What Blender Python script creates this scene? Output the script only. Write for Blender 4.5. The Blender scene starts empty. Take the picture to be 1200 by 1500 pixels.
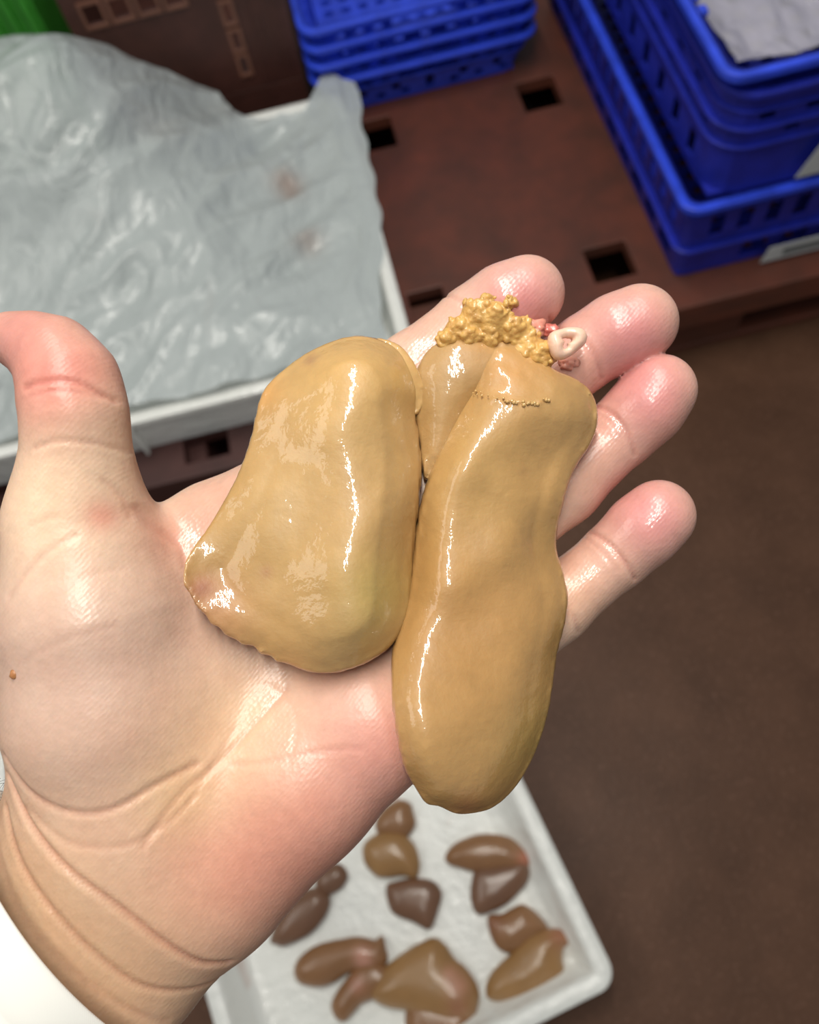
import bpy, bmesh, math, random
import numpy as np
from mathutils import Vector, Matrix, noise as mnoise

random.seed(7); rng = np.random.default_rng(7)
scene = bpy.context.scene
COL = scene.collection

# ------------------------------------------------------------------ camera
CAM_H, PITCH, ROLL = 1.10, math.radians(65), math.radians(14)
FWD = Vector((0, math.cos(PITCH), -math.sin(PITCH)))
UP0 = Vector((0, math.sin(PITCH), math.cos(PITCH)))
RT0 = Vector((1, 0, 0))
RT = math.cos(ROLL)*RT0 - math.sin(ROLL)*UP0
UP = math.sin(ROLL)*RT0 + math.cos(ROLL)*UP0
cam_d = bpy.data.cameras.new('camera'); cam = bpy.data.objects.new('camera', cam_d); COL.objects.link(cam)
def view_matrix(loc):
    m = Matrix.Identity(4)
    for i, v in enumerate((RT, UP, -FWD)):
        for j in range(3): m[j][i] = v[j]
    m.translation = loc
    return m
cam.matrix_world = view_matrix(Vector((0, 0, CAM_H)))
cam_d.sensor_fit = 'VERTICAL'; cam_d.sensor_height = 36; cam_d.lens = 36*1250/1500
cam_d.clip_start = 0.01; cam_d.clip_end = 30
cam_d.dof.use_dof = True; cam_d.dof.focus_distance = 0.207; cam_d.dof.aperture_fstop = 14
scene.camera = cam

# ------------------------------------------------------------------ world, lamps, exposure
w = bpy.data.worlds.new('world'); scene.world = w; w.use_nodes = True
w.node_tree.nodes['Background'].inputs[0].default_value = (0.93, 0.97, 1.0, 1)
w.node_tree.nodes['Background'].inputs[1].default_value = 0.24
def area_lamp(name, loc, size, power, rot=(0, 0, 0), col=(1, 0.96, 0.88)):
    d = bpy.data.lights.new(name, 'AREA'); d.shape = 'RECTANGLE'; d.size, d.size_y = size
    d.energy = power; d.color = col
    o = bpy.data.objects.new(name, d); o.location = loc; o.rotation_euler = rot; COL.objects.link(o)
    return o
area_lamp('overhead_lamp', (0.05, 0.42, 1.90), (0.05, 1.2), 17.5)  # long ceiling tube
area_lamp('overhead_lamp', (-1.6, 0.6, 2.4), (1.0, 1.6), 14)  # added soft fill from the left, made large to dim its reflection
scene.view_settings.view_transform = 'Standard'; scene.view_settings.look = 'None'
scene.view_settings.gamma = 1; scene.view_settings.use_curve_mapping = False
scene.view_settings.exposure = 0.0

# ------------------------------------------------------------------ helpers
def tag(o, label=None, cat=None, group=None, kind=None):
    if label: o['label'] = label
    if cat: o['category'] = cat
    if group: o['group'] = group
    if kind: o['kind'] = kind
    return o
def thing(name, loc, label, cat, group=None, rz=0):
    o = bpy.data.objects.new(name, None); o.location = loc; o.rotation_euler = (0, 0, rz)
    o.empty_display_size = 0.05; COL.objects.link(o)
    return tag(o, label, cat, group)
def mesh_obj(name, verts, faces, mat, parent=None, smooth=False):
    me = bpy.data.meshes.new(name)
    me.from_pydata([tuple(map(float, v)) for v in verts], [], [tuple(int(i) for i in f) for f in faces])
    me.validate(); me.update()
    if mat: me.materials.append(mat)
    if smooth: me.polygons.foreach_set('use_smooth', [True]*len(me.polygons))
    o = bpy.data.objects.new(name, me); COL.objects.link(o)
    if parent: o.parent = parent
    return o
def fix_normals(o):
    bm = bmesh.new(); bm.from_mesh(o.data); bmesh.ops.remove_doubles(bm, verts=bm.verts, dist=1e-6)
    bmesh.ops.recalc_face_normals(bm, faces=bm.faces); bm.to_mesh(o.data); bm.free(); return o
def bevel(o, w, seg=2):
    m = o.modifiers.new('bevel', 'BEVEL'); m.width = w; m.segments = seg; m.limit_method = 'ANGLE'; m.angle_limit = 0.7
    return o
class MB:
    def __init__(s): s.v = []; s.f = []
    def add(s, v, f):
        n = len(s.v); s.v += [tuple(q) for q in v]; s.f += [tuple(i+n for i in q) for q in f]
    def box(s, x0, x1, y0, y1, z0, z1):
        s.add([(x0,y0,z0),(x1,y0,z0),(x1,y1,z0),(x0,y1,z0),(x0,y0,z1),(x1,y0,z1),(x1,y1,z1),(x0,y1,z1)],
              [(0,3,2,1),(4,5,6,7),(0,1,5,4),(1,2,6,5),(2,3,7,6),(3,0,4,7)])
    def obj(s, name, mat, parent=None, smooth=False): return mesh_obj(name, s.v, s.f, mat, parent, smooth)
def set_color(o, rgb, name='tint'):
    a = o.data.color_attributes.new(name, 'FLOAT_COLOR', 'POINT')
    c = np.ones((len(o.data.vertices), 4), np.float32); c[:, :3] = rgb
    a.data.foreach_set('color', c.ravel())

# ------------------------------------------------------------------ materials
def nmat(name):
    m = bpy.data.materials.new(name); m.use_nodes = True
    nt = m.node_tree; return m, nt, nt.nodes['Principled BSDF']
def N(nt, t, **kw):
    n = nt.nodes.new(t)
    for k, v in kw.items():
        if k in n.inputs: n.inputs[k].default_value = v
        else: setattr(n, k, v)
    return n
def bump(nt, bsdf, height, strength, dist=0.001, prev=None, slot='Normal'):
    b = N(nt, 'ShaderNodeBump', Strength=strength, Distance=dist)
    nt.links.new(height, b.inputs['Height'])
    if prev: nt.links.new(prev.outputs[0], b.inputs['Normal'])
    nt.links.new(b.outputs[0], bsdf.inputs[slot]); return b
def plastic(name, col, rough=0.4, var=0.25, scale=30, grime=None):
    m, nt, b = nmat(name)
    tc = N(nt, 'ShaderNodeTexCoord')
    n = N(nt, 'ShaderNodeTexNoise', Scale=scale, Detail=5.0, Roughness=0.6)
    nt.links.new(tc.outputs['Object'], n.inputs['Vector'])
    r = N(nt, 'ShaderNodeValToRGB')
    r.color_ramp.elements[0].position = 0.35; r.color_ramp.elements[1].position = 0.7
    g = grime or tuple(c*(1-var) for c in col)
    r.color_ramp.elements[0].color = (*g, 1); r.color_ramp.elements[1].color = (*col, 1)
    nt.links.new(n.outputs[0], r.inputs[0]); nt.links.new(r.outputs[0], b.inputs['Base Color'])
    b.inputs['Roughness'].default_value = rough
    n2 = N(nt, 'ShaderNodeTexNoise', Scale=scale*8, Detail=3.0)
    nt.links.new(tc.outputs['Object'], n2.inputs['Vector'])
    bump(nt, b, n2.outputs[0], 0.15, 0.002)
    return m
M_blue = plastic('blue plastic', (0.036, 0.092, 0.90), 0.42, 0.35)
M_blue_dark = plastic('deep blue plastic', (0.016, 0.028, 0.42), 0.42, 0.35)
M_pallet_shade = plastic('shade-painted maroon pallet plastic', (0.075, 0.026, 0.022), 0.55, 0.4, 14)  # darker copy of the maroon plastic, shade on the pallet front painted in
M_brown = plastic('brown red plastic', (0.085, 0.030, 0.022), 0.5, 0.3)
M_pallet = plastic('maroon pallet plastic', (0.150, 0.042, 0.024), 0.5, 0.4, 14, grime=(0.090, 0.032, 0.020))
M_frame = plastic('light brown plastic', (0.20, 0.085, 0.055), 0.5, 0.2)
M_green = plastic('green plastic', (0.05, 0.33, 0.03), 0.4)
M_white = plastic('white tray plastic', (0.62, 0.64, 0.63), 0.35, 0.08, 18)
M_card = plastic('white label card', (0.55, 0.58, 0.58), 0.5, 0.1)
M_print = plastic('label print', (0.18, 0.2, 0.2), 0.6, 0.1)

def floor_material():
    m, nt, b = nmat('dark red brown resin floor')
    b.inputs['Specular IOR Level'].default_value = 0.22
    tc = N(nt, 'ShaderNodeTexCoord')
    n1 = N(nt, 'ShaderNodeTexNoise', Scale=9.0, Detail=6.0, Roughness=0.62)
    n2 = N(nt, 'ShaderNodeTexNoise', Scale=160.0, Detail=3.0, Roughness=0.6)
    n3 = N(nt, 'ShaderNodeTexNoise', Scale=3.0, Detail=4.0)
    for n in (n1, n2, n3): nt.links.new(tc.outputs['Object'], n.inputs['Vector'])
    r1 = N(nt, 'ShaderNodeValToRGB')
    r1.color_ramp.elements[0].position = 0.3; r1.color_ramp.elements[1].position = 0.75
    r1.color_ramp.elements[0].color = (0.072, 0.033, 0.018, 1); r1.color_ramp.elements[1].color = (0.118, 0.056, 0.032, 1)
    nt.links.new(n1.outputs[0], r1.inputs[0])
    r2 = N(nt, 'ShaderNodeValToRGB')
    r2.color_ramp.elements[0].position = 0.56; r2.color_ramp.elements[1].position = 0.75
    r2.color_ramp.elements[0].color = (0, 0, 0, 1); r2.color_ramp.elements[1].color = (0.5, 0.5, 0.5, 1)
    nt.links.new(n2.outputs[0], r2.inputs[0])
    mx = N(nt, 'ShaderNodeMix', data_type='RGBA'); 
    nt.links.new(r2.outputs[0], mx.inputs[0]); nt.links.new(r1.outputs[0], mx.inputs[6])
    mx.inputs[7].default_value = (0.21, 0.11, 0.075, 1)
    nt.links.new(mx.outputs[2], b.inputs['Base Color'])
    r3 = N(nt, 'ShaderNodeMapRange'); r3.inputs[3].default_value = 0.35; r3.inputs[4].default_value = 0.7
    nt.links.new(n3.outputs[0], r3.inputs[0]); nt.links.new(r3.outputs[0], b.inputs['Roughness'])
    bump(nt, b, n2.outputs[0], 0.35, 0.002)
    return m

def film_material(name, col, alpha, rough, stain=False):
    m, nt, b = nmat(name)
    b.inputs['Base Color'].default_value = (*col, 1); b.inputs['Roughness'].default_value = rough
    b.inputs['Coat Weight'].default_value = 0.35; b.inputs['Coat Roughness'].default_value = 0.16
    if stain:
        a = N(nt, 'ShaderNodeVertexColor', layer_name='tint'); nt.links.new(a.outputs[0], b.inputs['Base Color'])
    tc = N(nt, 'ShaderNodeTexCoord')
    mp = N(nt, 'ShaderNodeMapping'); mp.inputs['Scale'].default_value = (1, 0.45, 1); mp.inputs['Rotation'].default_value = (0, 0, 0.7)
    n = N(nt, 'ShaderNodeTexNoise', Scale=20.0, Detail=4.0, Roughness=0.5, Distortion=1.8)
    nt.links.new(tc.outputs['Object'], mp.inputs[0]); nt.links.new(mp.outputs[0], n.inputs['Vector'])
    bump(nt, b, n.outputs[0], 0.65, 0.012)
    tr = N(nt, 'ShaderNodeBsdfTransparent'); tr.inputs[0].default_value = (0.93, 0.95, 0.97, 1)
    mix = N(nt, 'ShaderNodeMixShader'); mix.inputs[0].default_value = alpha
    out = nt.nodes['Material Output']
    nt.links.new(tr.outputs[0], mix.inputs[1]); nt.links.new(b.outputs[0], mix.inputs[2]); nt.links.new(mix.outputs[0], out.inputs[0])
    return m

def tissue_material(name, sss=0.12, coat=1.0, fine=1.0, rough=0.45, coat_rough=0.08, noise_scale=260):
    m, nt, b = nmat(name)
    tc = N(nt, 'ShaderNodeTexCoord')
    a = N(nt, 'ShaderNodeVertexColor', layer_name='tint')
    n = N(nt, 'ShaderNodeTexNoise', Scale=noise_scale, Detail=5.0, Roughness=0.6)
    nt.links.new(tc.outputs['Object'], n.inputs['Vector'])
    hs = N(nt, 'ShaderNodeHueSaturation')
    mr = N(nt, 'ShaderNodeMapRange'); mr.inputs[3].default_value = 0.86; mr.inputs[4].default_value = 1.14
    nt.links.new(n.outputs[0], mr.inputs[0]); nt.links.new(mr.outputs[0], hs.inputs['Value'])
    nt.links.new(a.outputs[0], hs.inputs['Color']); nt.links.new(hs.outputs[0], b.inputs['Base Color'])
    b.inputs['Roughness'].default_value = rough
    b.inputs['Subsurface Weight'].default_value = sss; b.inputs['Subsurface Scale'].default_value = 0.004
    b.inputs['Subsurface Radius'].default_value = (1, 0.45, 0.2)
    b.inputs['Coat Weight'].default_value = coat; b.inputs['Coat Roughness'].default_value = coat_rough
    v = N(nt, 'ShaderNodeTexNoise', Scale=1400.0, Detail=3.0, Roughness=0.6)
    nt.links.new(tc.outputs['Object'], v.inputs['Vector'])
    b1 = bump(nt, b, v.outputs[0], 0.25*fine, 0.0004)
    n2 = N(nt, 'ShaderNodeTexNoise', Scale=330.0, Detail=3.0)
    nt.links.new(tc.outputs['Object'], n2.inputs['Vector'])
    bump(nt, b, n2.outputs[0], 0.5*fine, 0.0007, b1)
    bump(nt, b, n2.outputs[0], 0.7*fine, 0.0007, None, 'Coat Normal')
    return m
def skin_material():
    m = tissue_material('skin', 0.22, 0.35, 0.0, 0.42, 0.22, 420)
    nt = m.node_tree; b = nt.nodes['Principled BSDF']
    tc = [n for n in nt.nodes if n.type == 'TEX_COORD'][0]
    # fine ridges of the palm skin, running across the hand
    mp = N(nt, 'ShaderNodeMapping'); mp.inputs['Rotation'].default_value = (0, 0, math.radians(42)); mp.inputs['Scale'].default_value = (1, 1, 0.6)
    wv = N(nt, 'ShaderNodeTexWave', Scale=330.0, Distortion=5.0, Detail=2.0)
    wv.inputs['Detail Scale'].default_value = 0.6
    vo = N(nt, 'ShaderNodeTexVoronoi', Scale=900.0)
    nt.links.new(tc.outputs['Object'], mp.inputs[0]); nt.links.new(mp.outputs[0], wv.inputs['Vector']); nt.links.new(tc.outputs['Object'], vo.inputs['Vector'])
    n3 = N(nt, 'ShaderNodeTexNoise', Scale=90.0, Detail=4.0); nt.links.new(tc.outputs['Object'], n3.inputs['Vector'])
    b1 = bump(nt, b, wv.outputs[1], 0.05, 0.0003)
    b2 = bump(nt, b, vo.outputs[0], 0.10, 0.0004, b1)
    bump(nt, b, n3.outputs[0], 0.16, 0.002, b2)
    cb = bump(nt, b, wv.outputs[1], 0.10, 0.0003, None, 'Coat Normal'); bump(nt, b, vo.outputs[0], 0.16, 0.0004, cb, 'Coat Normal')
    # wet film only where the liver has been: wetness is kept per vertex
    a = N(nt, 'ShaderNodeAttribute', attribute_name='wet')
    mr = N(nt, 'ShaderNodeMapRange'); mr.inputs[3].default_value = 0.06; mr.inputs[4].default_value = 0.9
    nt.links.new(a.outputs['Fac'], mr.inputs[0]); nt.links.new(mr.outputs[0], b.inputs['Coat Weight'])
    mr2 = N(nt, 'ShaderNodeMapRange'); mr2.inputs[3].default_value = 0.35; mr2.inputs[4].default_value = 0.10
    nt.links.new(a.outputs['Fac'], mr2.inputs[0]); nt.links.new(mr2.outputs[0], b.inputs['Coat Roughness'])
    return m
M_floor = floor_material()
M_skin = skin_material()
M_liver = tissue_material('fatty liver tissue', 0.15, 1.0, 0.55, 0.5, 0.07)
M_crumb = tissue_material('crumbled liver tissue', 0.15, 0.55, 1.6, 0.5, 0.16)
M_liver_far = tissue_material('brown liver tissue', 0.05, 0.7, 0.6, 0.4, 0.15, 60)
M_bag = film_material('milky plastic film', (0.70, 0.75, 0.76), 0.78, 0.30, True)
M_liner = film_material('clear plastic liner', (0.56, 0.54, 0.62), 0.72, 0.25)

# ------------------------------------------------------------------ large structure: floor
mb = MB(); mb.box(-3, 3, -2.5, 3.5, -0.05, 0); fl = mb.obj('floor', M_floor); tag(fl, kind='structure')

# a plate or wall made of cells, with real through-holes; P(i,j) outer point, Q(i,j) inner point
def cell_shell(name, solid, P, Q, mat, parent, closed_u=False):
    nu, nv = solid.shape
    V = []; idx = {}
    def vid(side, i, j):
        if closed_u: i %= nu
        k = (side, i, j)
        if k not in idx: idx[k] = len(V); V.append(tuple((P if side == 0 else Q)(i, j)))
        return idx[k]
    F_ = []
    def get(i, j):
        if closed_u: i %= nu
        return 0 <= i < nu and 0 <= j < nv and solid[i, j]
    for i in range(nu):
        for j in range(nv):
            if not solid[i, j]: continue
            F_.append((vid(0,i,j), vid(0,i+1,j), vid(0,i+1,j+1), vid(0,i,j+1)))
            F_.append((vid(1,i,j), vid(1,i,j+1), vid(1,i+1,j+1), vid(1,i+1,j)))
            for (di, dj, a, c) in ((-1,0,(i,j+1),(i,j)), (1,0,(i+1,j),(i+1,j+1)), (0,-1,(i,j),(i+1,j)), (0,1,(i+1,j+1),(i,j+1))):
                if not get(i+di, j+dj):
                    F_.append((vid(0,*a), vid(1,*a), vid(1,*c), vid(0,*c)))
    return mesh_obj(name, V, F_, mat, parent)

def rounded_rect(w, d, r, nx, ny, na=4):
    """points of a closed rounded rectangle and for each segment (side, index, count)"""
    pts = []; seg = []
    cs = [((w/2-r, -d/2+r), -90), ((w/2-r, d/2-r), 0), ((-w/2+r, d/2-r), 90), ((-w/2+r, -d/2+r), 180)]
    starts = [(-w/2+r, -d/2), (w/2, -d/2+r), (w/2-r, d/2), (-w/2, d/2-r)]
    ends = [(w/2-r, -d/2), (w/2, d/2-r), (-w/2+r, d/2), (-w/2, -d/2+r)]
    for s in range(4):
        n = nx if s % 2 == 0 else ny
        for k in range(n):
            t = k/n; pts.append((starts[s][0]*(1-t)+ends[s][0]*t, starts[s][1]*(1-t)+ends[s][1]*t)); seg.append((s, k, n))
        (cx, cy), a0 = cs[s]
        for k in range(na):
            a = math.radians(a0+90*k/na); pts.append((cx+r*math.cos(a), cy+r*math.sin(a))); seg.append((s+10, k, na))
    return pts, seg
def ring(name, w, d, r, out, inn, z0, z1, mat, parent):
    """a flange round a box: outer outline grown by out, inner outline shrunk by inn"""
    a, _ = rounded_rect(w+2*out, d+2*out, r+out, 2, 2, 6); b, _ = rounded_rect(w-2*inn, d-2*inn, max(r-inn, .003), 2, 2, 6)
    n = len(a); V = []; F_ = []
    for (p, z) in ((a, z0), (a, z1), (b, z1), (b, z0)): V += [(x, y, z) for x, y in p]
    for q in range(4):
        for i in range(n):
            j = (i+1) % n
            F_.append((q*n+i, q*n+j, ((q+1) % 4)*n+j, ((q+1) % 4)*n+i))
    o = mesh_obj(name, V, F_, mat, parent); bevel(o, min(.0018, (z1-z0)/4)); return o
def crate(name, loc, size, label, cat, group, mat, zs, hole, ribs, taper=.012, r=.025, th=.0025, cell=.02, rim=(.009, .010), floor_cells=True, rim_mat=None, rz=0):
    """perforated crate: zs are the wall levels, hole(side,i,n,k) says which wall cells are open; ribs = [(z, height, out)]"""
    w, d, h = size
    t = thing(name, loc, label, cat, group, rz)
    nx = max(4, int(round((w-2*r)/cell))); ny = max(4, int(round((d-2*r)/cell)))
    pts, seg = rounded_rect(w, d, r, nx, ny)
    nz = len(zs)-1
    solid = np.ones((len(pts), nz), bool)
    for i, (s, k, n) in enumerate(seg):
        for q in range(nz):
            if s < 4 and hole(s, k, n, q): solid[i, q] = False
    def P(i, j):
        x, y = pts[i]; f = zs[j]/h; s = 1-taper*2*(1-f)/w; s2 = 1-taper*2*(1-f)/d; return (x*s, y*s2, zs[j])
    def Q(i, j):
        x, y, z = P(i, j); return (x*(1-2*th/w), y*(1-2*th/d), z)
    cell_shell('wall', solid, P, Q, mat, t, True)
    ring('rim', w, d, r, rim[0], .003, h-rim[1], h, rim_mat or mat, t)
    for (z, hh, out) in ribs:
        sh = taper*(1-z/h); ring('rib', w-2*sh, d-2*sh, r, out, .001, z, z+hh, mat, t)
    ww, dd = w-2*taper-.004, d-2*taper-.004
    gx, gy = 2*int(ww/.028)+1, 2*int(dd/.028)+1
    sol = np.ones((gx, gy), bool)
    if floor_cells: sol[1::2, 1::2] = False
    fx = lambda i: -ww/2+ww*i/gx; fy = lambda j: -dd/2+dd*j/gy
    cell_shell('base', sol, lambda i, j: (fx(i), fy(j), .005), lambda i, j: (fx(i), fy(j), .001), mat, t)
    return t

# ------------------------------------------------------------------ pallets
def pallet(loc, size, label, nx, ny, holes, M_pallet):
    """deck with through-openings, skirt, nine feet and three runners"""
    w, d, h = size
    t = thing('pallet', loc, label, 'pallet', None)
    xs, ys = nx, ny
    sol = np.ones((len(xs)-1, len(ys)-1), bool)
    for (i, j) in holes: sol[i, j] = False
    dk = cell_shell('deck', sol, lambda i, j: (xs[i], ys[j], h), lambda i, j: (xs[i], ys[j], h-.022), M_pallet, t); bevel(dk, .002)
    m = MB()
    m.box(0, w, .001, .018, h-.05, h-.0221); m.box(0, w, d-.018, d-.001, h-.05, h-.0221)
    m.box(.001, .018, .018, d-.018, h-.05, h-.0221); m.box(w-.018, w-.001, .018, d-.018, h-.05, h-.0221)
    bevel(m.obj('skirt', M_pallet, t), .002)
    for a in (0, .5, 1):
        for c in (0, .5, 1):
            m = MB(); fw = .11; x0 = .02+(w-.04-fw)*a; y0 = .02+(d-.04-fw)*c
            m.box(x0, x0+fw, y0, y0+fw, .0141, h-.0222); bevel(m.obj('foot', M_pallet, t), .004)
        m = MB(); y0 = .02+(d-.04-.11)*a; m.box(0, w, y0, y0+.11, 0, .014); bevel(m.obj('runner', M_pallet, t), .002)
    return t
xa = [0, .050, .100, .18, .305, .365, .60, .65, .80, .85, .92]
ya = [0, .075, .135, .42, .485, .62, .68, .75]
pallet((.02, .641, 0), (.92, .75, .14), 'maroon plastic pallet with rectangular deck openings carrying the blue crate stacks', xa, ya,
       [(1, 1), (4, 1), (6, 1), (8, 1), (1, 3), (4, 3), (6, 3), (8, 3), (1, 5), (4, 5)], M_pallet)
xb = [0, .05, .11, .19, .25, .33, .39, .47, .53, .60]
yb = [0, .022, .06, .25, .31, .5, .56, .6]
pallet((-.60, .572, 0), (.60, .60, .14), 'maroon plastic pallet, shade painted into its colour, under the bag covered white tray', xb, yb,
       [(i, j) for i in (1, 3, 5, 7) for j in (1, 3, 5)], M_pallet_shade)

# ------------------------------------------------------------------ blue crates
def mid_hole(s, k, n, q):
    if s == 0 and q in (4, 5) and abs(k-(n-1)/2) < n*.16: return True      # hand grip
    if q in (1, 2): return k % 3 == 1 if q == 1 else (k % 4 == 2)
    return q == 4 and k % 2 == 1
mw, md, mh = .335, .45, .078
zs_m = [0, .010, .022, .036, .046, .056, .066, mh]
names = ['bottom crate of the rear blue stack standing on the maroon pallet', 'second blue crate from the bottom of the rear nested stack',
         'third blue crate from the bottom of the rear nested stack', 'topmost blue crate of the rear nested stack, open on top']
for i, z in enumerate((.141, .1705, .199, .227)):
    c = crate('blue_crate', (.02+mw/2, 1.135+md/2, z), (mw, md, mh), names[i], 'crate', 'nested blue crates of the rear stack', M_blue, zs_m, mid_hole,
              [(.045, .004, .005)], taper=.022, r=.02, cell=.0145, rim=(.009, .008), th=.0012)
# right stack
def low_hole(s, k, n, q):
    if q in (1, 2): return k % 3 != 0 and (s != 0 or k > 2)
    return q in (5, 6) and k % 2 == 1
rw, rd = .44, .62
RX, RY = .418, .683
zs_a = [0, .012, .026, .042, .055, .075, .095, .118, .144]
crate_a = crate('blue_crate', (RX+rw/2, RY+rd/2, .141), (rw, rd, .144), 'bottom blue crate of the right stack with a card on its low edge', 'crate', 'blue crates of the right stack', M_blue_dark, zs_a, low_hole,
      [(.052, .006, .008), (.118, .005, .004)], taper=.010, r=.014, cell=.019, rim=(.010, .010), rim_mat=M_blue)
def top_hole(s, k, n, q):
    if q in (5, 7): return (k+q) % 3 == 1
    return q in (1, 2) and k % 3 == 1 and s != 0
zs_b = [0, .015, .035, .05, .072, .082, .096, .106, .120, .135, .15]
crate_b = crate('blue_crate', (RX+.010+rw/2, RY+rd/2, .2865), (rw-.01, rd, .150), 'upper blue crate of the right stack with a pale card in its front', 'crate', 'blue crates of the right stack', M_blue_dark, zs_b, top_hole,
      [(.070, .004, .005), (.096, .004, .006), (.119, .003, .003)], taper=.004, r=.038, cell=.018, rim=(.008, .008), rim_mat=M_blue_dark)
zs_c = [0, .03, .06, .09]
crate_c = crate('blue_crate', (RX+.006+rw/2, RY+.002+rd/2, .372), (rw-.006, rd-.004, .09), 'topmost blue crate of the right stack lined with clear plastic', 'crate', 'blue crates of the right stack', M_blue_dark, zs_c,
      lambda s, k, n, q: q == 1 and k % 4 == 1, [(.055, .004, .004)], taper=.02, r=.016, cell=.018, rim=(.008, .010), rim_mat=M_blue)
# little stacking lugs on the top rim's inner side
for (yy, zz) in ((.10, 0), (.125, 0), (.15, 0)):
    m = MB(); m.box(-rw/2+.002, -rw/2+.016, -rd/2+yy, -rd/2+yy+.012, .083, .0895); bevel(m.obj('stacking_lug', M_blue, crate_c), .001)
def card(parent, x0, x1, y, z0, z1, skew):
    m = MB(); m.add([(x0, y, z0), (x1, y, z0), (x1, y, z1), (x0+skew, y, z1), (x0, y+.0015, z0), (x1, y+.0015, z0), (x1, y+.0015, z1), (x0+skew, y+.0015, z1)],
                    [(0,1,2,3), (7,6,5,4), (0,4,5,1), (1,5,6,2), (2,6,7,3), (3,7,4,0)])
    c = m.obj('label_card', M_card, parent); tag(c, 'pale label card')
    m = MB(); m.box(x0+.25*(x1-x0), x1-.004, y-.0004, y-.0001, z0+.22*(z1-z0), z0+.75*(z1-z0)); m.obj('print_band', M_print, c)
card(crate_a, -rw/2+.122, -rw/2+.23, -rd/2-.006, .006, .033, .006)
card(crate_b, -rw/2+.112, -rw/2+.22, -rd/2-.008, .012, .066, .020)

# plastic liner in the top crate
def fbm(x, y, z=0, o=4): return mnoise.fractal(Vector((x, y, z)), 1.0, 2.0, o)
def sheet(name, xs, ys, zf, mat, parent, keep=lambda x, y: True, thick=.0008):
    V = []; F_ = []; id_ = {}
    for i, x in enumerate(xs):
        for j, y in enumerate(ys):
            if keep(x, y): id_[i, j] = len(V); V.append((x, y, zf(x, y)))
    for i in range(len(xs)-1):
        for j in range(len(ys)-1):
            q = [(i, j), (i+1, j), (i+1, j+1), (i, j+1)]
            if all(k in id_ for k in q): F_.append([id_[k] for k in q])
    o = mesh_obj(name, V, F_, mat, parent, True)
    return o
lx0, lx1, ly0, ly1 = RX+.020, RX+rw-.02, RY+.020, RY+rd-.02
def liner_z(x, y):
    e = min(x-lx0, lx1-x, y-ly0, ly1-y)
    up = .022*math.exp(-e/.02)
    a = abs(fbm(x*9+3, y*5, 1)); b_ = abs(fbm(x*22, y*16+5, 2))
    return .428+up+.018*a+.008*b_
ln = sheet('plastic_liner', np.linspace(lx0, lx1, 70), np.linspace(ly0, ly1, 90), liner_z, M_liner, None)
tag(ln, 'crumpled clear plastic liner filling the top blue crate on the right', 'liner')

# ------------------------------------------------------------------ brown perforated crates behind the bag
def brown_crate(loc, h, label):
    w, d = .295, .36
    t = thing('brown_crate', loc, label, 'crate', 'brown red perforated crates')
    # front face levels and columns carry two rows of square openings and a column of narrow ones
    us = [-w/2+.0]
    xs_ = [-.1475, -.121, -.098, -.084, -.061, -.047, -.024, -.010, .013, .040, .047, .061, .070, .084, .092, .104, .112, .1475]
    zs = [0, .010, .020, .029, .056, .069, .096, .111, .138, .153, .181, h]
    sol = np.ones((len(xs_)-1, len(zs)-1), bool)
    for j in (3, 5, 7): sol[11, j] = False
    for j in (9, ):
        for i in (1, 3, 5, 7): sol[i, j] = False
    fr = cell_shell('front_panel', sol, lambda i, j: (xs_[i], -d/2, zs[j]), lambda i, j: (xs_[i], -d/2+.006, zs[j]), M_brown, t); bevel(fr, .001)
    for j, x in ((11, .061),):
        for k in (3, 5, 7):
            m = MB(); z0, z1 = zs[k], zs[k+1]
            for b_ in ((x-.006, x-.0005, z0-.005, z1+.005), (x+.0095, x+.015, z0-.005, z1+.005), (x-.0005, x+.0095, z0-.005, z0-.0005), (x-.0005, x+.0095, z1+.0005, z1+.005)):
                m.box(b_[0], b_[1], -d/2-.003, -d/2-.0001, b_[2], b_[3])
            m.obj('hole_frame', M_frame, t)
    for i in (1, 3, 5, 7):
        m = MB(); x0, x1 = xs_[i], xs_[i+1]; z0, z1 = zs[9], zs[10]
        for b_ in ((x0-.005, x0-.0005, z0-.005, z1+.005), (x1+.0005, x1+.005, z0-.005, z1+.005), (x0-.0005, x1+.0005, z0-.005, z0-.0005), (x0-.0005, x1+.0005, z1+.0005, z1+.005)):
            m.box(b_[0], b_[1], -d/2-.003, -d/2-.0001, b_[2], b_[3])
        m.obj('hole_frame', M_frame, t)
    for x in (.092, .104, .118, .130):
        m = MB(); m.box(x, x+.003, -d/2-.0025, -d/2-.0001, .01, .165); m.obj('upright_rib', M_brown, t)
    m = MB(); m.box(-w/2, -w/2+.006, -d/2+.0061, d/2, 0, h); m.obj('side_panel', M_brown, t)
    m = MB(); m.box(w/2-.006, w/2, -d/2+.0061, d/2, 0, h); m.obj('side_panel', M_brown, t)
    m = MB(); m.box(-w/2+.0061, w/2-.0061, d/2-.006, d/2, 0, h); m.obj('back_panel', M_brown, t)
    m = MB(); m.box(-w/2+.0061, w/2-.0061, -d/2+.0061, d/2-.0061, .002, .008); m.obj('base', M_brown, t)
    return t
brown_crate((-.143, 1.168+.18+.006, .001), .205, 'lower brown perforated crate behind the bag covered tray')
brown_crate((-.143, 1.168+.18+.006, .2065), .205, 'upper brown perforated crate behind the bag covered tray')

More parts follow.
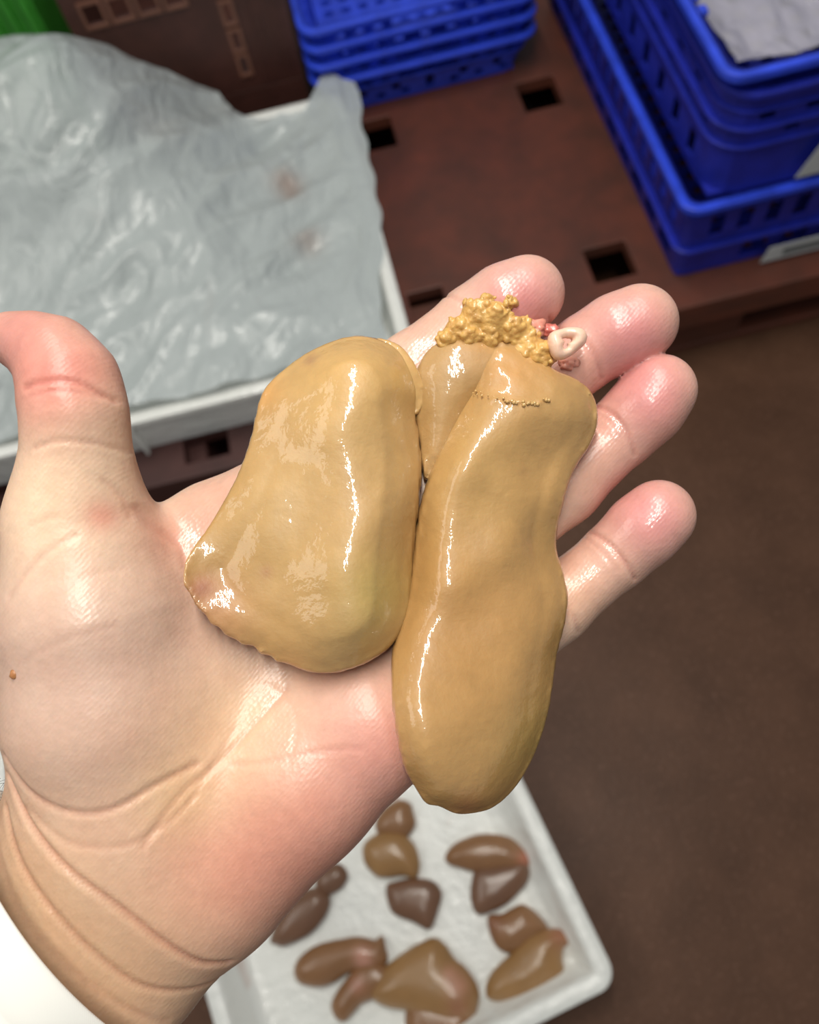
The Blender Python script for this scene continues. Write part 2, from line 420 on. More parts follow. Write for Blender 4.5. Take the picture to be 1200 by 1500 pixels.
# green crate: only its corner shows
t = thing('green_crate', (-.535, 1.41, .001), 'bright green ribbed crate in the far left corner', 'crate')
w_, d_, h_ = .41, .40, .50
m = MB(); m.box(-w_/2, w_/2, -d_/2, -d_/2+.006, 0, h_); m.box(-w_/2, w_/2, d_/2-.006, d_/2, 0, h_); m.box(-w_/2, -w_/2+.006, -d_/2+.006, d_/2-.006, 0, h_); m.box(w_/2-.006, w_/2, -d_/2+.006, d_/2-.006, 0, h_); m.box(-w_/2+.006, w_/2-.006, -d_/2+.006, d_/2-.006, .004, .01)
m.obj('wall', M_green, t)
for k in range(17):
    m = MB(); x = -w_/2+.004+k*.0245; m.box(x, x+.008, -d_/2-.010, -d_/2-.0001, .02, h_-.02); m.obj('upright_rib', M_green, t)
m = MB(); m.box(-w_/2-.01, w_/2+.01, -d_/2-.014, -d_/2-.0001, h_-.0199, h_); m.obj('rim', M_green, t)

# ------------------------------------------------------------------ white trays
def tray(name, loc, size, label, rz=0, r=.03, lip=.018, group=None, seam=None, slope=.016):
    """moulded tray: outer wall, lip and dished inner basin"""
    w, d, h = size
    t = thing(name, loc, label, 'tray', group, rz)
    prof = [(-slope-.004, 0), (-.006, h-.012), (0, h-.010), (0, h-.002), (-.003, h), (-lip+.003, h), (-lip, h-.002), (-lip-.003, h-.012), (-lip-slope*.8, .016), (-lip-slope-.008, .0085), (-lip-slope-.02, .007)]
    V = []; F_ = []; n = None
    for (o, z) in prof:
        p, _ = rounded_rect(w+2*o, d+2*o, max(r+o, .004), 4, 4, 7); n = len(p); V += [(x, y, z) for x, y in p]
    for q in range(len(prof)-1):
        for i in range(n):
            j = (i+1) % n; F_.append((q*n+i, q*n+j, (q+1)*n+j, (q+1)*n+i))
    F_.append(tuple(range((len(prof)-1)*n, len(prof)*n))); F_.append(tuple(reversed(range(n))))
    o = mesh_obj('basin', V, F_, M_tray, t, True)
    o.data.polygons[-1].use_smooth = False; o.data.polygons[-2].use_smooth = False
    e = o.modifiers.new('edges', 'EDGE_SPLIT'); e.split_angle = .7
    return t
def tray_material():
    m, nt, b = nmat('wet white tray plastic')
    tc = N(nt, 'ShaderNodeTexCoord')
    n = N(nt, 'ShaderNodeTexNoise', Scale=22.0, Detail=4.0, Distortion=1.0); nt.links.new(tc.outputs['Object'], n.inputs['Vector'])
    mp = N(nt, 'ShaderNodeMapping'); mp.inputs['Scale'].default_value = (1, .35, 1); nt.links.new(tc.outputs['Object'], mp.inputs[0])
    n4 = N(nt, 'ShaderNodeTexNoise', Scale=26.0, Detail=2.0); nt.links.new(mp.outputs[0], n4.inputs['Vector'])
    r = N(nt, 'ShaderNodeValToRGB'); r.color_ramp.elements[0].position = .66; r.color_ramp.elements[1].position = .78
    r.color_ramp.elements[0].color = (.84, .85, .81, 1); r.color_ramp.elements[1].color = (.60, .40, .33, 1)
    nt.links.new(n4.outputs[0], r.inputs[0]); nt.links.new(r.outputs[0], b.inputs['Base Color'])
    b.inputs['Roughness'].default_value = .3; b.inputs['Coat Weight'].default_value = .5; b.inputs['Coat Roughness'].default_value = .1
    v = N(nt, 'ShaderNodeTexNoise', Scale=75.0, Detail=3.0, Roughness=.5); nt.links.new(tc.outputs['Object'], v.inputs['Vector'])
    bump(nt, b, v.outputs[0], .5, .005); bump(nt, b, v.outputs[0], 1.0, .005, None, 'Coat Normal')
    return m
M_tray = tray_material()
TA = math.radians(11)
TC = Vector((-.109+.275*math.cos(math.radians(101)), -.1445+.275*math.sin(math.radians(101)), .001))
tray('white_tray', TC, (.415, .55, .060), 'white plastic tray on the floor holding brown livers', TA, r=.022)
tray('white_tray', (-.765, .30, .001), (.40, .43, .060), 'white plastic tray peeking out left of the wrist', 0, r=.03)
bt = tray('white_tray', (-.2625, .8625, .1405), (.635, .485, .080), 'white plastic tray on a pallet, covered by a milky plastic bag', 0, r=.02, lip=.016, slope=.008)
m = MB(); m.box(-.055, -.052, -.2425-.001, -.232, .004, .066); m.obj('seam', M_tray, bt)

# ------------------------------------------------------------------ plastic bag over the tray
def sst(a, b, x):
    t_ = min(1, max(0, (x-a)/(b-a))); return t_*t_*(3-2*t_)
def bag_right(y): return float(np.interp(y, [.62, .72, .80, .86, .96, 1.05, 1.10, 1.125, 1.15], [.022, .030, .052, .060, .066, .070, .080, .074, .040]))
def bag_z(x, y):
    m1 = sst(-.07, -.33, x)*math.exp(-((y-1.06)/.17)**2)
    z = .220+.195*m1
    z += .030*sst(.0, -.2, x)*math.exp(-((y-.85)/.2)**2)
    if x > .052: z -= (x-.052)*2.0
    if x > .01 and y > 1.04: z += .005*sst(1.04, 1.08, y)*sst(.01, .04, x)
    pass
    c, s = math.cos(.75), math.sin(.75); u, v = x*c+y*s, -x*s+y*c
    a = abs(fbm(u*5, v*13, 3, 2)); b_ = abs(fbm(u*13+5, v*26, 8, 2)); d2 = fbm(x*60, y*45, 4)
    amp = .35+.65*sst(.03, -.05, x)
    return max(z+amp*(.026*(.35-a)+.006*(.3-b_)+.0005*d2), .2225 if (y < .66 or x > .025) else .19)
def bag_back(x):
    return 1.140-.058*sst(-.135, -.095, x)+.054*sst(-.012, .034, x)
nu_, nv_ = 190, 150
V = []; F_ = []
for i in range(nu_+1):
    for j in range(nv_+1):
        y = .634+j/nv_*.515; x = -.585+i/nu_*(bag_right(y)+.002*math.sin(y*90)+.585); y = .634+.003*math.sin(x*37)+j/nv_*(bag_back(x)-.634)
        V.append((x, y, bag_z(x, y)))
for i in range(nu_):
    for j in range(nv_):
        a = i*(nv_+1)+j; F_.append((a, a+nv_+1, a+nv_+2, a+1))
bag = mesh_obj('plastic_bag', V, F_, M_bag, None, True)
tag(bag, 'large milky wrinkled plastic bag draped over a white tray', 'bag')
bv = np.array([v.co[:] for v in bag.data.vertices])
bc = np.tile(np.array([.53, .58, .58]), (len(bv), 1))
for (x, y, r_, k) in ((-.055, .948, .020, .75), (-.05, .925, .016, .6), (-.045, .835, .020, .5), (-.20, 1.0, .03, .12)):
    g = k*np.exp(-((bv[:, 0]-x)**2+(bv[:, 1]-y)**2)/r_**2)[:, None]; bc = bc*(1-g)+np.array([.33, .20, .15])*g
set_color(bag, bc)

# ------------------------------------------------------------------ soft bodies: distance fields turned into meshes
def surface_nets(Fv, origin, h):
    """Fv < 0 inside; returns verts, quads"""
    nx, ny, nz = Fv.shape
    S = Fv < 0
    c = np.zeros((nx-1, ny-1, nz-1), np.uint8)
    offs = [(a, b_, d_) for a in (0, 1) for b_ in (0, 1) for d_ in (0, 1)]
    for a, b_, d_ in offs: c += S[a:nx-1+a, b_:ny-1+b_, d_:nz-1+d_]
    act = np.argwhere((c > 0) & (c < 8))
    idg = -np.ones(c.shape, np.int32); idg[tuple(act.T)] = np.arange(len(act))
    val = {o: Fv[act[:, 0]+o[0], act[:, 1]+o[1], act[:, 2]+o[2]] for o in offs}
    acc = np.zeros((len(act), 3)); cnt = np.zeros(len(act))
    for o in offs:
        for ax in range(3):
            if o[ax] == 0:
                p = list(o); p[ax] = 1; p = tuple(p)
                f0, f1 = val[o], val[p]; mk = (f0 < 0) != (f1 < 0)
                t_ = np.where(mk, f0/np.where(mk, f0-f1, 1), 0)
                pt = np.array(o, float)[None].repeat(len(act), 0); pt[:, ax] = t_
                acc[mk] += pt[mk]; cnt[mk] += 1
    V = (act+acc/cnt[:, None])*h+np.asarray(origin)
    Q = []
    for ax in range(3):
        sl0 = [slice(None)]*3; sl1 = [slice(None)]*3; sl0[ax] = slice(0, -1); sl1[ax] = slice(1, None)
        a, b_ = S[tuple(sl0)], S[tuple(sl1)]
        e = np.argwhere(a != b_); u, v = (ax+1) % 3, (ax+2) % 3
        e = e[(e[:, u] > 0) & (e[:, v] > 0) & (e[:, u] < Fv.shape[u]-1) & (e[:, v] < Fv.shape[v]-1)]
        ins = a[tuple(e.T)]
        def cid(du, dv):
            q = e.copy(); q[:, u] -= du; q[:, v] -= dv; return idg[tuple(q.T)]
        q = np.stack([cid(0, 0), cid(1, 0), cid(1, 1), cid(0, 1)], 1)
        q[~ins] = q[~ins][:, ::-1]
        Q.append(q)
    return V, np.concatenate(Q)
def laplace(V, Q, it=3, k=.5):
    E = np.concatenate([Q[:, [0, 1]], Q[:, [1, 2]], Q[:, [2, 3]], Q[:, [3, 0]]]); E = np.concatenate([E, E[:, ::-1]])
    deg = np.bincount(E[:, 0], minlength=len(V))
    for _ in range(it):
        for kk in (k, -k*.9):
            S = np.stack([np.bincount(E[:, 0], weights=V[E[:, 1], a], minlength=len(V)) for a in range(3)], 1)
            V = V+kk*(S/np.maximum(deg, 1)[:, None]-V)
    return V
def normals(V, Q):
    n = np.cross(V[Q[:, 2]]-V[Q[:, 0]], V[Q[:, 3]]-V[Q[:, 1]])
    s = np.stack([sum(np.bincount(Q[:, k], weights=n[:, a], minlength=len(V)) for k in range(4)) for a in range(3)], 1)
    return s/np.maximum(np.linalg.norm(s, axis=1), 1e-9)[:, None]
def fast_mesh(name, V, Q, mat, parent=None):
    me = bpy.data.meshes.new(name)
    me.vertices.add(len(V)); me.vertices.foreach_set('co', np.asarray(V, np.float32).ravel())
    me.loops.add(Q.size); me.loops.foreach_set('vertex_index', Q.ravel().astype(np.int32))
    me.polygons.add(len(Q)); me.polygons.foreach_set('loop_start', np.arange(0, Q.size, 4, dtype=np.int32))
    me.polygons.foreach_set('use_smooth', np.ones(len(Q), bool))
    me.update(calc_edges=True); me.validate(); me.materials.append(mat)
    o = bpy.data.objects.new(name, me); COL.objects.link(o)
    if parent: o.parent = parent
    return o
def smin(a, b_, k):
    h = np.maximum(k-np.abs(a-b_), 0)/k
    return np.minimum(a, b_)-h*h*k*.25
def cone(P, a, b_):
    a = np.array(a, np.float32); b_ = np.array(b_, np.float32)
    d = b_[:3]-a[:3]; L = float(d@d)
    px, py, pz = P[0]-a[0], P[1]-a[1], P[2]-a[2]
    t_ = np.clip((px*d[0]+py*d[1]+pz*d[2])/max(L, 1e-6), 0, 1)
    return np.sqrt((px-t_*d[0])**2+(py-t_*d[1])**2+(pz-t_*d[2])**2)-(a[3]+t_*(b_[3]-a[3]))
def chain(P, pts, k):
    f = None
    for a, b_ in zip(pts, pts[1:]):
        c = cone(P, a, b_); f = c if f is None else smin(f, c, k)
    return f
def seg_dist(X, Y, pts):
    d = None
    for a, b_ in zip(pts, pts[1:]):
        ax, ay = a[0], a[1]; dx, dy = b_[0]-ax, b_[1]-ay; L = dx*dx+dy*dy+1e-9
        t_ = np.clip(((X-ax)*dx+(Y-ay)*dy)/L, 0, 1); q = np.hypot(X-ax-t_*dx, Y-ay-t_*dy)
        d = q if d is None else np.minimum(d, q)
    return d
def spline(pts, n=6, closed=True):
    p = np.array(pts, float); out = []
    m = len(p)
    for i in range(m if closed else m-1):
        p0, p1, p2, p3 = (p[(i-1) % m], p[i], p[(i+1) % m], p[(i+2) % m]) if closed else (p[max(i-1, 0)], p[i], p[i+1], p[min(i+2, m-1)])
        for k in range(n):
            t_ = k/n; out.append(.5*((2*p1)+(p2-p0)*t_+(2*p0-5*p1+4*p2-p3)*t_*t_+(3*p1-p0-3*p2+p3)*t_**3))
    return np.array(out)
def poly_inside(X, Y, poly):
    ins = np.zeros(X.shape, bool); n = len(poly)
    for i in range(n):
        x0, y0 = poly[i]; x1, y1 = poly[(i+1) % n]
        c = ((y0 > Y) != (y1 > Y)) & (X < (x1-x0)*(Y-y0)/((y1-y0) if y1 != y0 else 1e-9)+x0)
        ins ^= c
    return ins
def poly_sd(X, Y, poly):
    """positive inside"""
    q = np.concatenate([poly, poly[:1]]); d = seg_dist(X, Y, q)
    return np.where(poly_inside(X, Y, poly), d, -d)
def blur(A, s):
    r = int(3*s)+1; k = np.exp(-.5*(np.arange(-r, r+1)/s)**2); k /= k.sum()
    for ax in (0, 1): A = np.apply_along_axis(lambda v: np.convolve(np.pad(v, r, mode='edge'), k, 'valid'), ax, A)
    return A
def vnoise(X, Y, sc, seed):
    return np.array([mnoise.noise(Vector((x*sc, y*sc, seed))) for x, y in zip(X.ravel(), Y.ravel())]).reshape(X.shape)

# ------------------------------------------------------------------ the hand (millimetres in the palm's own frame)
FINGERS = [[(-37.94, -1.82, -13, 12.04), (-17.71, 20.13, -18, 11.74), (1.12, 37.81, -19, 11.04), (18.27, 51.45, -18, 10.25), (25.87, 55.99, -16, 10.53), (31.65, 58.88, -15, 10.12)],
 [(-20.06, -14.59, -13, 12.04), (7.46, 9.32, -18, 11.56), (31.82, 30.33, -19, 11.04), (48.46, 43.99, -18, 9.69), (55.99, 48.23, -16, 10.16), (62.01, 50.97, -15, 10.3)],
 [(-2.74, -30.1, -13, 11.31), (20.5, -10.25, -18, 10.81), (41.93, 7.11, -19, 10.3), (58.72, 22.74, -18, 9.32), (64.13, 28.27, -16, 9.79), (67.53, 32.75, -15, 9.75)],
 [(9.94, -49.72, -11, 10.85), (24.84, -37.72, -15, 10.12), (39.35, -25.61, -17, 9.65), (56.18, -11.46, -16, 8.87), (62.29, -5.13, -14, 9.53), (66.58, -1.09, -13, 9.67)]]
THUMB = [(-79.82, -3.31, 8, 14.9), (-78.93, 11.37, 12, 11.69), (-78.4, 23.04, 15, 10.88), (-80.0, 31.04, 15, 10.24), (-83.94, 36.98, 14, 8.04), (-90.29, 40.11, 12, 6.17), (-96.1, 41.82, 10, 4.59),
 (-99.87, 41.86, 9, 3.3)]
PALM = [[(-68.07, -70.72, -6, 22.1), (-54.48, -38.14, -12, 18.16), (-37.94, -1.82, -13, 12.04)], [(-62.76, -77.79, -6, 21.22), (-40.13, -41.95, -13, 17.33), (-20.06, -14.59, -13, 12.04)],
 [(-54.81, -83.98, -6, 19.8), (-25.42, -54.48, -12, 16.71), (-2.74, -30.1, -13, 11.31)],
 [(-46.87, -92.01, -2, 18.05), (-27.9, -69.76, -3, 18.84), (-9.68, -52.8, -5, 18.3), (7.17, -48.38, -9, 11.83)],
 [(-81.59, -3.34, 6, 15.88), (-77.28, -25.2, 5, 21.84), (-74.62, -49.18, 3, 23.74), (-71.38, -63.64, 0, 23.22)],
 [(-63.0, -9.0, -10, 9.36), (-52.9, -4.56, -13, 10.94), (-37.94, -1.82, -13, 12.04)]]
FOREARM = [[(-83.33, -78.12, -2, 17.36), (-99.76, -99.76, 0, 17.54), (-131.66, -143.48, 4, 18.57)], [(-71.57, -88.61, 2, 19.6), (-87.78, -109.72, 4, 19.41), (-119.23, -152.35, 8, 19.87)],
 [(-61.11, -102.08, -2, 17.36), (-69.98, -114.05, -1, 17.28), (-104.66, -160.36, 4, 18.57)]]
CREASES = [([(-93.87, -61.39), (-87.7, -69.83), (-77.95, -78.76), (-66.58, -87.7), (-56.84, -97.44), (-48.72, -105.24), (-42.55, -108.16)], 0.93, 0.78),
 ([(-95.49, -69.83), (-89.32, -79.58), (-79.58, -90.13), (-70.64, -99.88), (-62.52, -108.0), (-53.59, -112.87), (-45.8, -115.63)], 0.682, 0.702),
 ([(-97.44, -77.95), (-87.7, -90.94), (-77.95, -100.69), (-66.58, -112.06), (-56.84, -121.8)], 0.31, 0.936),
 ([(-93.38, -56.03), (-86.07, -63.34), (-76.33, -67.07), (-66.58, -66.58), (-56.84, -61.71), (-48.72, -58.46)], 0.558, 0.78),
 ([(-87.7, -67.4), (-76.33, -73.89), (-64.96, -75.03), (-56.03, -71.46), (-48.72, -64.96)], 0.279, 0.702),
 ([(-29.81, -43.06), (-37.76, -51.67), (-44.71, -58.79), (-51.0, -63.76), (-55.97, -69.22), (-60.44, -76.18)], 0.341, 0.78),
 ([(-41.4, -51.34), (-46.37, -59.62), (-51.34, -67.9)], 0.186, 0.624), ([(-42.0, -59.64), (-33.6, -58.8), (-21.84, -56.28), (-10.08, -55.44)], 0.186, 0.624),
 ([(-34.44, -42.0), (-26.88, -48.72), (-28.56, -60.48)], 0.124, 0.546), ([(-85.49, 27.46), (-79.56, 28.7), (-73.32, 28.55), (-66.77, 24.96)], 0.62, 0.624),
 ([(-84.24, 25.74), (-76.44, 26.83), (-68.64, 25.9)], 0.31, 0.546), ([(-83.84, 14.18), (-77.22, 15.76), (-70.92, 15.44), (-65.88, 14.18)], 0.31, 0.546),
 ([(-69.83, 7.15), (-67.88, 5.2), (-66.26, 2.44), (-64.96, -1.62)], 0.31, 0.624), ([(-89.83, -18.91), (-85.1, -13.4), (-80.38, -8.67), (-74.07, -5.04)], 0.31, 0.624),
 ([(-85.1, -3.15), (-81.16, -1.58), (-78.01, -1.26)], 0.217, 0.546), ([(-78.4, -19.2), (-72.0, -14.4), (-64.0, -12.8)], 0.124, 0.624),
 ([(-86.4, -33.6), (-75.2, -28.0), (-64.0, -24.8)], 0.124, 0.624), ([(-64.68, 0.84), (-61.32, -4.2), (-56.78, -8.4), (-54.6, -14.28)], 0.496, 0.858),
 ([(9.81, 58.52), (14.27, 54.41), (18.2, 49.06), (21.41, 41.92)], 0.434, 0.546), ([(37.11, 51.38), (43.71, 46.38), (48.17, 41.03), (51.38, 34.61)], 0.496, 0.546),
 ([(50.67, 28.54), (54.41, 24.62), (57.44, 19.62), (59.76, 14.63)], 0.558, 0.546), ([(49.6, 27.12), (52.98, 23.55), (56.02, 18.55)], 0.186, 0.468),
 ([(47.81, -4.46), (51.74, -8.03), (56.2, -13.38), (59.76, -18.2)], 0.62, 0.546), ([(46.74, -6.42), (50.31, -10.35), (54.41, -15.7)], 0.217, 0.468),
 ([(39.25, -23.19), (42.82, -27.65), (44.96, -32.11)], 0.434, 0.624)]
HB = (-150.0, 86.0, -172.0, 74.0, -40.0, 46.0)
hh = .8
gx = np.arange(HB[0], HB[1], hh, dtype=np.float32); gy = np.arange(HB[2], HB[3], hh, dtype=np.float32); gz = np.arange(HB[4], HB[5], hh, dtype=np.float32)
P = (gx[:, None, None], gy[None, :, None], gz[None, None, :])
pf = None
for c in PALM:
    f = chain(P, c, 6); pf = f if pf is None else smin(pf, f, 12)
for c in FOREARM: pf = smin(pf, chain(P, c, 6), 14)
pf = smin(pf, chain(P, THUMB, 5), 9)
hf = None
for c in FINGERS:
    f = smin(pf, chain(P, c, 3.0), 7); hf = f if hf is None else smin(hf, f, .3)
# height of the palm side of the hand, used to lay the liver on it
ins = hf < 0
top = np.where(ins.any(2), gz[::-1][np.argmax(ins[:, :, ::-1], 2)], np.nan)
HV, HQ = surface_nets(hf, (HB[0], HB[2], HB[4]), hh)
del hf, pf, ins
HV = laplace(HV, HQ, 6)
HN = normals(HV, HQ)
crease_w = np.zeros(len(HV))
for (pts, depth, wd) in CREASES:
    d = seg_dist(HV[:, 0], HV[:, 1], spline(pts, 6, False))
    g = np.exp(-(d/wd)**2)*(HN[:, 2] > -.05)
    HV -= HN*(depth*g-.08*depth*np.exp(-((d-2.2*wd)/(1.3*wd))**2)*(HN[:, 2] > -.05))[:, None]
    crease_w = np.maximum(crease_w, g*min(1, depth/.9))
# colour: skin tone with blushes
SKIN = {'base': (0.6445, 0.4342, 0.3231),
 'patches': [(-78.96, -35.28, 32.3, 0.75, (0.5776, 0.3813, 0.305)), (-82.32, 5.04, 20.4, 0.8, (0.855, 0.6038, 0.4125)), (-90.72, 40.32, 15.3, 0.8, (0.5776, 0.2086, 0.1812)),
             (-81.48, 26.88, 10.2, 0.6, (0.6584, 0.2232, 0.1746)), (-75.6, 31.92, 8.5, 0.4, (0.7454, 0.162, 0.1413)), (-23.52, -75.6, 28.9, 0.75, (0.6584, 0.2705, 0.2016)),
             (-40.32, -84.0, 18.7, 0.6, (0.6445, 0.2542, 0.1812)), (-6.72, -55.44, 15.3, 0.6, (0.7305, 0.305, 0.2623)), (-42.0, -50.4, 15.3, 0.6, (0.7605, 0.5149, 0.305)),
             (-52.92, -65.52, 10.2, 0.5, (0.7758, 0.5149, 0.2623)), (-90.72, -92.4, 28.9, 0.6, (0.6172, 0.3916, 0.2159)), (-63.84, -109.2, 23.8, 0.6, (0.6172, 0.3813, 0.2159)),
             (-47.04, 1.68, 11.9, 0.5, (0.7605, 0.3515, 0.2623)), (-55.44, -5.04, 6.8, 0.4, (0.7157, 0.2623, 0.1878)), (28.9, 54.6, 13.26, 0.85, (0.6105, 0.2122, 0.2159)),
             (57.12, 47.04, 13.26, 0.85, (0.6105, 0.2122, 0.2159)), (62.16, 30.24, 13.26, 0.85, (0.6105, 0.2122, 0.2159)), (61.82, -0.84, 13.26, 0.85, (0.6105, 0.2122, 0.2159)),
             (6.72, 45.36, 10.2, 0.6, (0.7305, 0.3515, 0.2705)), (40.32, 35.28, 10.2, 0.6, (0.7305, 0.3515, 0.2705)), (47.04, 18.48, 10.2, 0.6, (0.7305, 0.3515, 0.2705)),
             (45.36, -16.8, 10.2, 0.6, (0.7305, 0.3515, 0.2705)), (42.0, -21.84, 9.35, 0.6, (0.7605, 0.4564, 0.305)), (42.0, 8.4, 8.5, 0.5, (0.7305, 0.4125, 0.305)),
             (-69.72, -0.84, 3.4, 0.5, (0.6724, 0.1878, 0.1413))],
 'wet': [(-28.56, -48.72, 11.9, 0.65), (-13.44, -55.44, 10.2, 0.5), (57.12, 25.2, 10.2, 1), (50.4, 43.68, 10.2, 0.8), (20.16, 53.76, 10.2, 0.9), (58.8, -3.36, 8.5, 1),
         (47.04, -11.76, 10.2, 0.9), (-52.08, -6.72, 7.65, 0.7), (6.72, 43.68, 10.2, 0.9), (-85.68, 11.76, 7.65, 0.45), (-71.4, -21.84, 7.65, 0.4), (30.24, 52.08, 10.2, 0.5)]}
hc = np.tile(np.array(SKIN['base']), (len(HV), 1))
for (x, y, r_, k, col) in SKIN['patches']:
    g = (k*np.exp(-((HV[:, 0]-x)**2+(HV[:, 1]-y)**2)/r_**2))[:, None]; hc = hc*(1-g)+np.array(col)*g
mot = np.array([mnoise.fractal(Vector(v)*.11, 1.0, 2.0, 3) for v in HV[:, :]])
hc *= (1+.05*mot[:, None]*np.array([.3, 1, 1.2]))
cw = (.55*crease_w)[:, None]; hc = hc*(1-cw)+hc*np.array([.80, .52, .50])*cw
wet = np.zeros(len(HV))
for (x, y, r_, k) in SKIN['wet']: wet = np.maximum(wet, k*np.exp(-((HV[:, 0]-x)**2+(HV[:, 1]-y)**2)/r_**2))
person = fast_mesh('person', HV*.001, HQ, M_skin)
set_color(person, hc)
wa = person.data.attributes.new('wet', 'FLOAT', 'POINT'); wa.data.foreach_set('value', np.clip(wet, 0, 1).astype(np.float32))
ORG = Vector((0, 0, CAM_H))+FWD*.215
person.matrix_world = view_matrix(ORG)
tag(person, 'person in a white sleeve, open left hand held palm up under a fatty liver', 'person')

# sleeve of the white coat
def sleeve_material():
    m, nt, b = nmat('white coat cloth')
    b.inputs['Base Color'].default_value = (.86, .85, .80, 1); b.inputs['Roughness'].default_value = .85
    tc = N(nt, 'ShaderNodeTexCoord'); wv = N(nt, 'ShaderNodeTexWave', Scale=900.0, Distortion=.5); nt.links.new(tc.outputs['Object'], wv.inputs['Vector'])
    bump(nt, b, wv.outputs[1], .08, .0004); return m
SL = {'axis': [(-83.3, -96.3, 8), (-196, -208, 40), (0.77, -0.64, 0)], 'ru': 39, 'rv': 30, 'hair': (-100.79, -68.8), 'mole': (-88.61, -36.66)}
def sleeve():
    c0, c1, side = (np.array(v, float) for v in SL['axis']); ax = (c1-c0)/np.linalg.norm(c1-c0)
    u = side-ax*(side@ax); u /= np.linalg.norm(u); v = np.cross(u, ax); v = -v if v[2] < 0 else v
    n = 48; V = []; F_ = []
    rows = [(.02, -3.2), (0, -2.2), (-.006, -.6), (0, 0), (.03, .5), (.07, -.1), (.071, -1.0), (.09, -.2), (.2, .9), (.4, 2), (.7, 4), (1, 6)]
    L = np.linalg.norm(c1-c0)
    for (t_, g) in rows:
        for i in range(n):
            a = 2*math.pi*i/n
            sh_ = 4*math.cos(a)*(1-t_); wob = 1.3*math.sin(3*a+9*t_)+.8*math.sin(5*a+20*t_)
            V.append((c0+ax*(L*t_+sh_)+u*math.cos(a)*(SL['ru']+g+wob)+v*math.sin(a)*(SL['rv']+g+wob*.5))*.001)
    for q in range(len(rows)-1):
        for i in range(n):
            j = (i+1) % n; F_.append((q*n+i, q*n+j, (q+1)*n+j, (q+1)*n+i))
    o = mesh_obj('sleeve', V, F_, sleeve_material(), person, True)
    fix_normals(o); s = o.modifiers.new('sub', 'SUBSURF'); s.levels = 1; s.render_levels = 1
    tag(o, 'white coat sleeve'); return o
sleeve()
# a few dark hairs on the outer edge of the wrist
def hairs():
    V = []; F_ = []
    for k in range(26):
        x0, y0, z0 = SL['hair'][0]+random.uniform(-2, 3), SL['hair'][1]+random.uniform(-6, 3), random.uniform(-9, 4)
        a = random.uniform(2.2, 3.9); L = random.uniform(5, 9); r_ = .06
        pts = [np.array((x0+L*s*math.cos(a+s*1.1), y0+L*s*math.sin(a+s*1.1), z0+2*s)) for s in np.linspace(0, 1, 6)]
        b0 = len(V)
        for q, p in enumerate(pts):
            for j in range(3): V.append((p+r_*(1-q/7)*np.array((math.cos(j*2.09), math.sin(j*2.09), .5*math.sin(j*2.09))))*.001)
        for q in range(5):
            for j in range(3): F_.append((b0+q*3+j, b0+q*3+(j+1) % 3, b0+q*3+3+(j+1) % 3, b0+q*3+3+j))
    m, nt, b = nmat('dark hair'); b.inputs['Base Color'].default_value = (.05, .04, .035, 1)
    tag(mesh_obj('arm_hair', V, F_, m, person), 'sparse dark hairs at the wrist', kind='stuff')
hairs()
# mole
def blob(bm, c, r_, jit=.25, sub=2, sq=(1, 1, 1)):
    d = bmesh.ops.create_icosphere(bm, subdivisions=sub, radius=1)
    s = random.random()*50
    for v in d['verts']:
        p = v.co.copy(); k = 1+jit*mnoise.noise(p*1.6+Vector((s, s, s))); v.co = Vector((c[0]+p.x*r_*k*sq[0], c[1]+p.y*r_*k*sq[1], c[2]+p.z*r_*k*sq[2]))
def bm_obj(name, bm, mat, parent, smooth=True, scale=.001):
    me = bpy.data.meshes.new(name); bmesh.ops.scale(bm, vec=(scale,)*3, verts=bm.verts); bm.to_mesh(me); bm.free(); me.materials.append(mat)
    if smooth: me.polygons.foreach_set('use_smooth', [True]*len(me.polygons))
    o = bpy.data.objects.new(name, me); COL.objects.link(o); o.parent = parent; return o

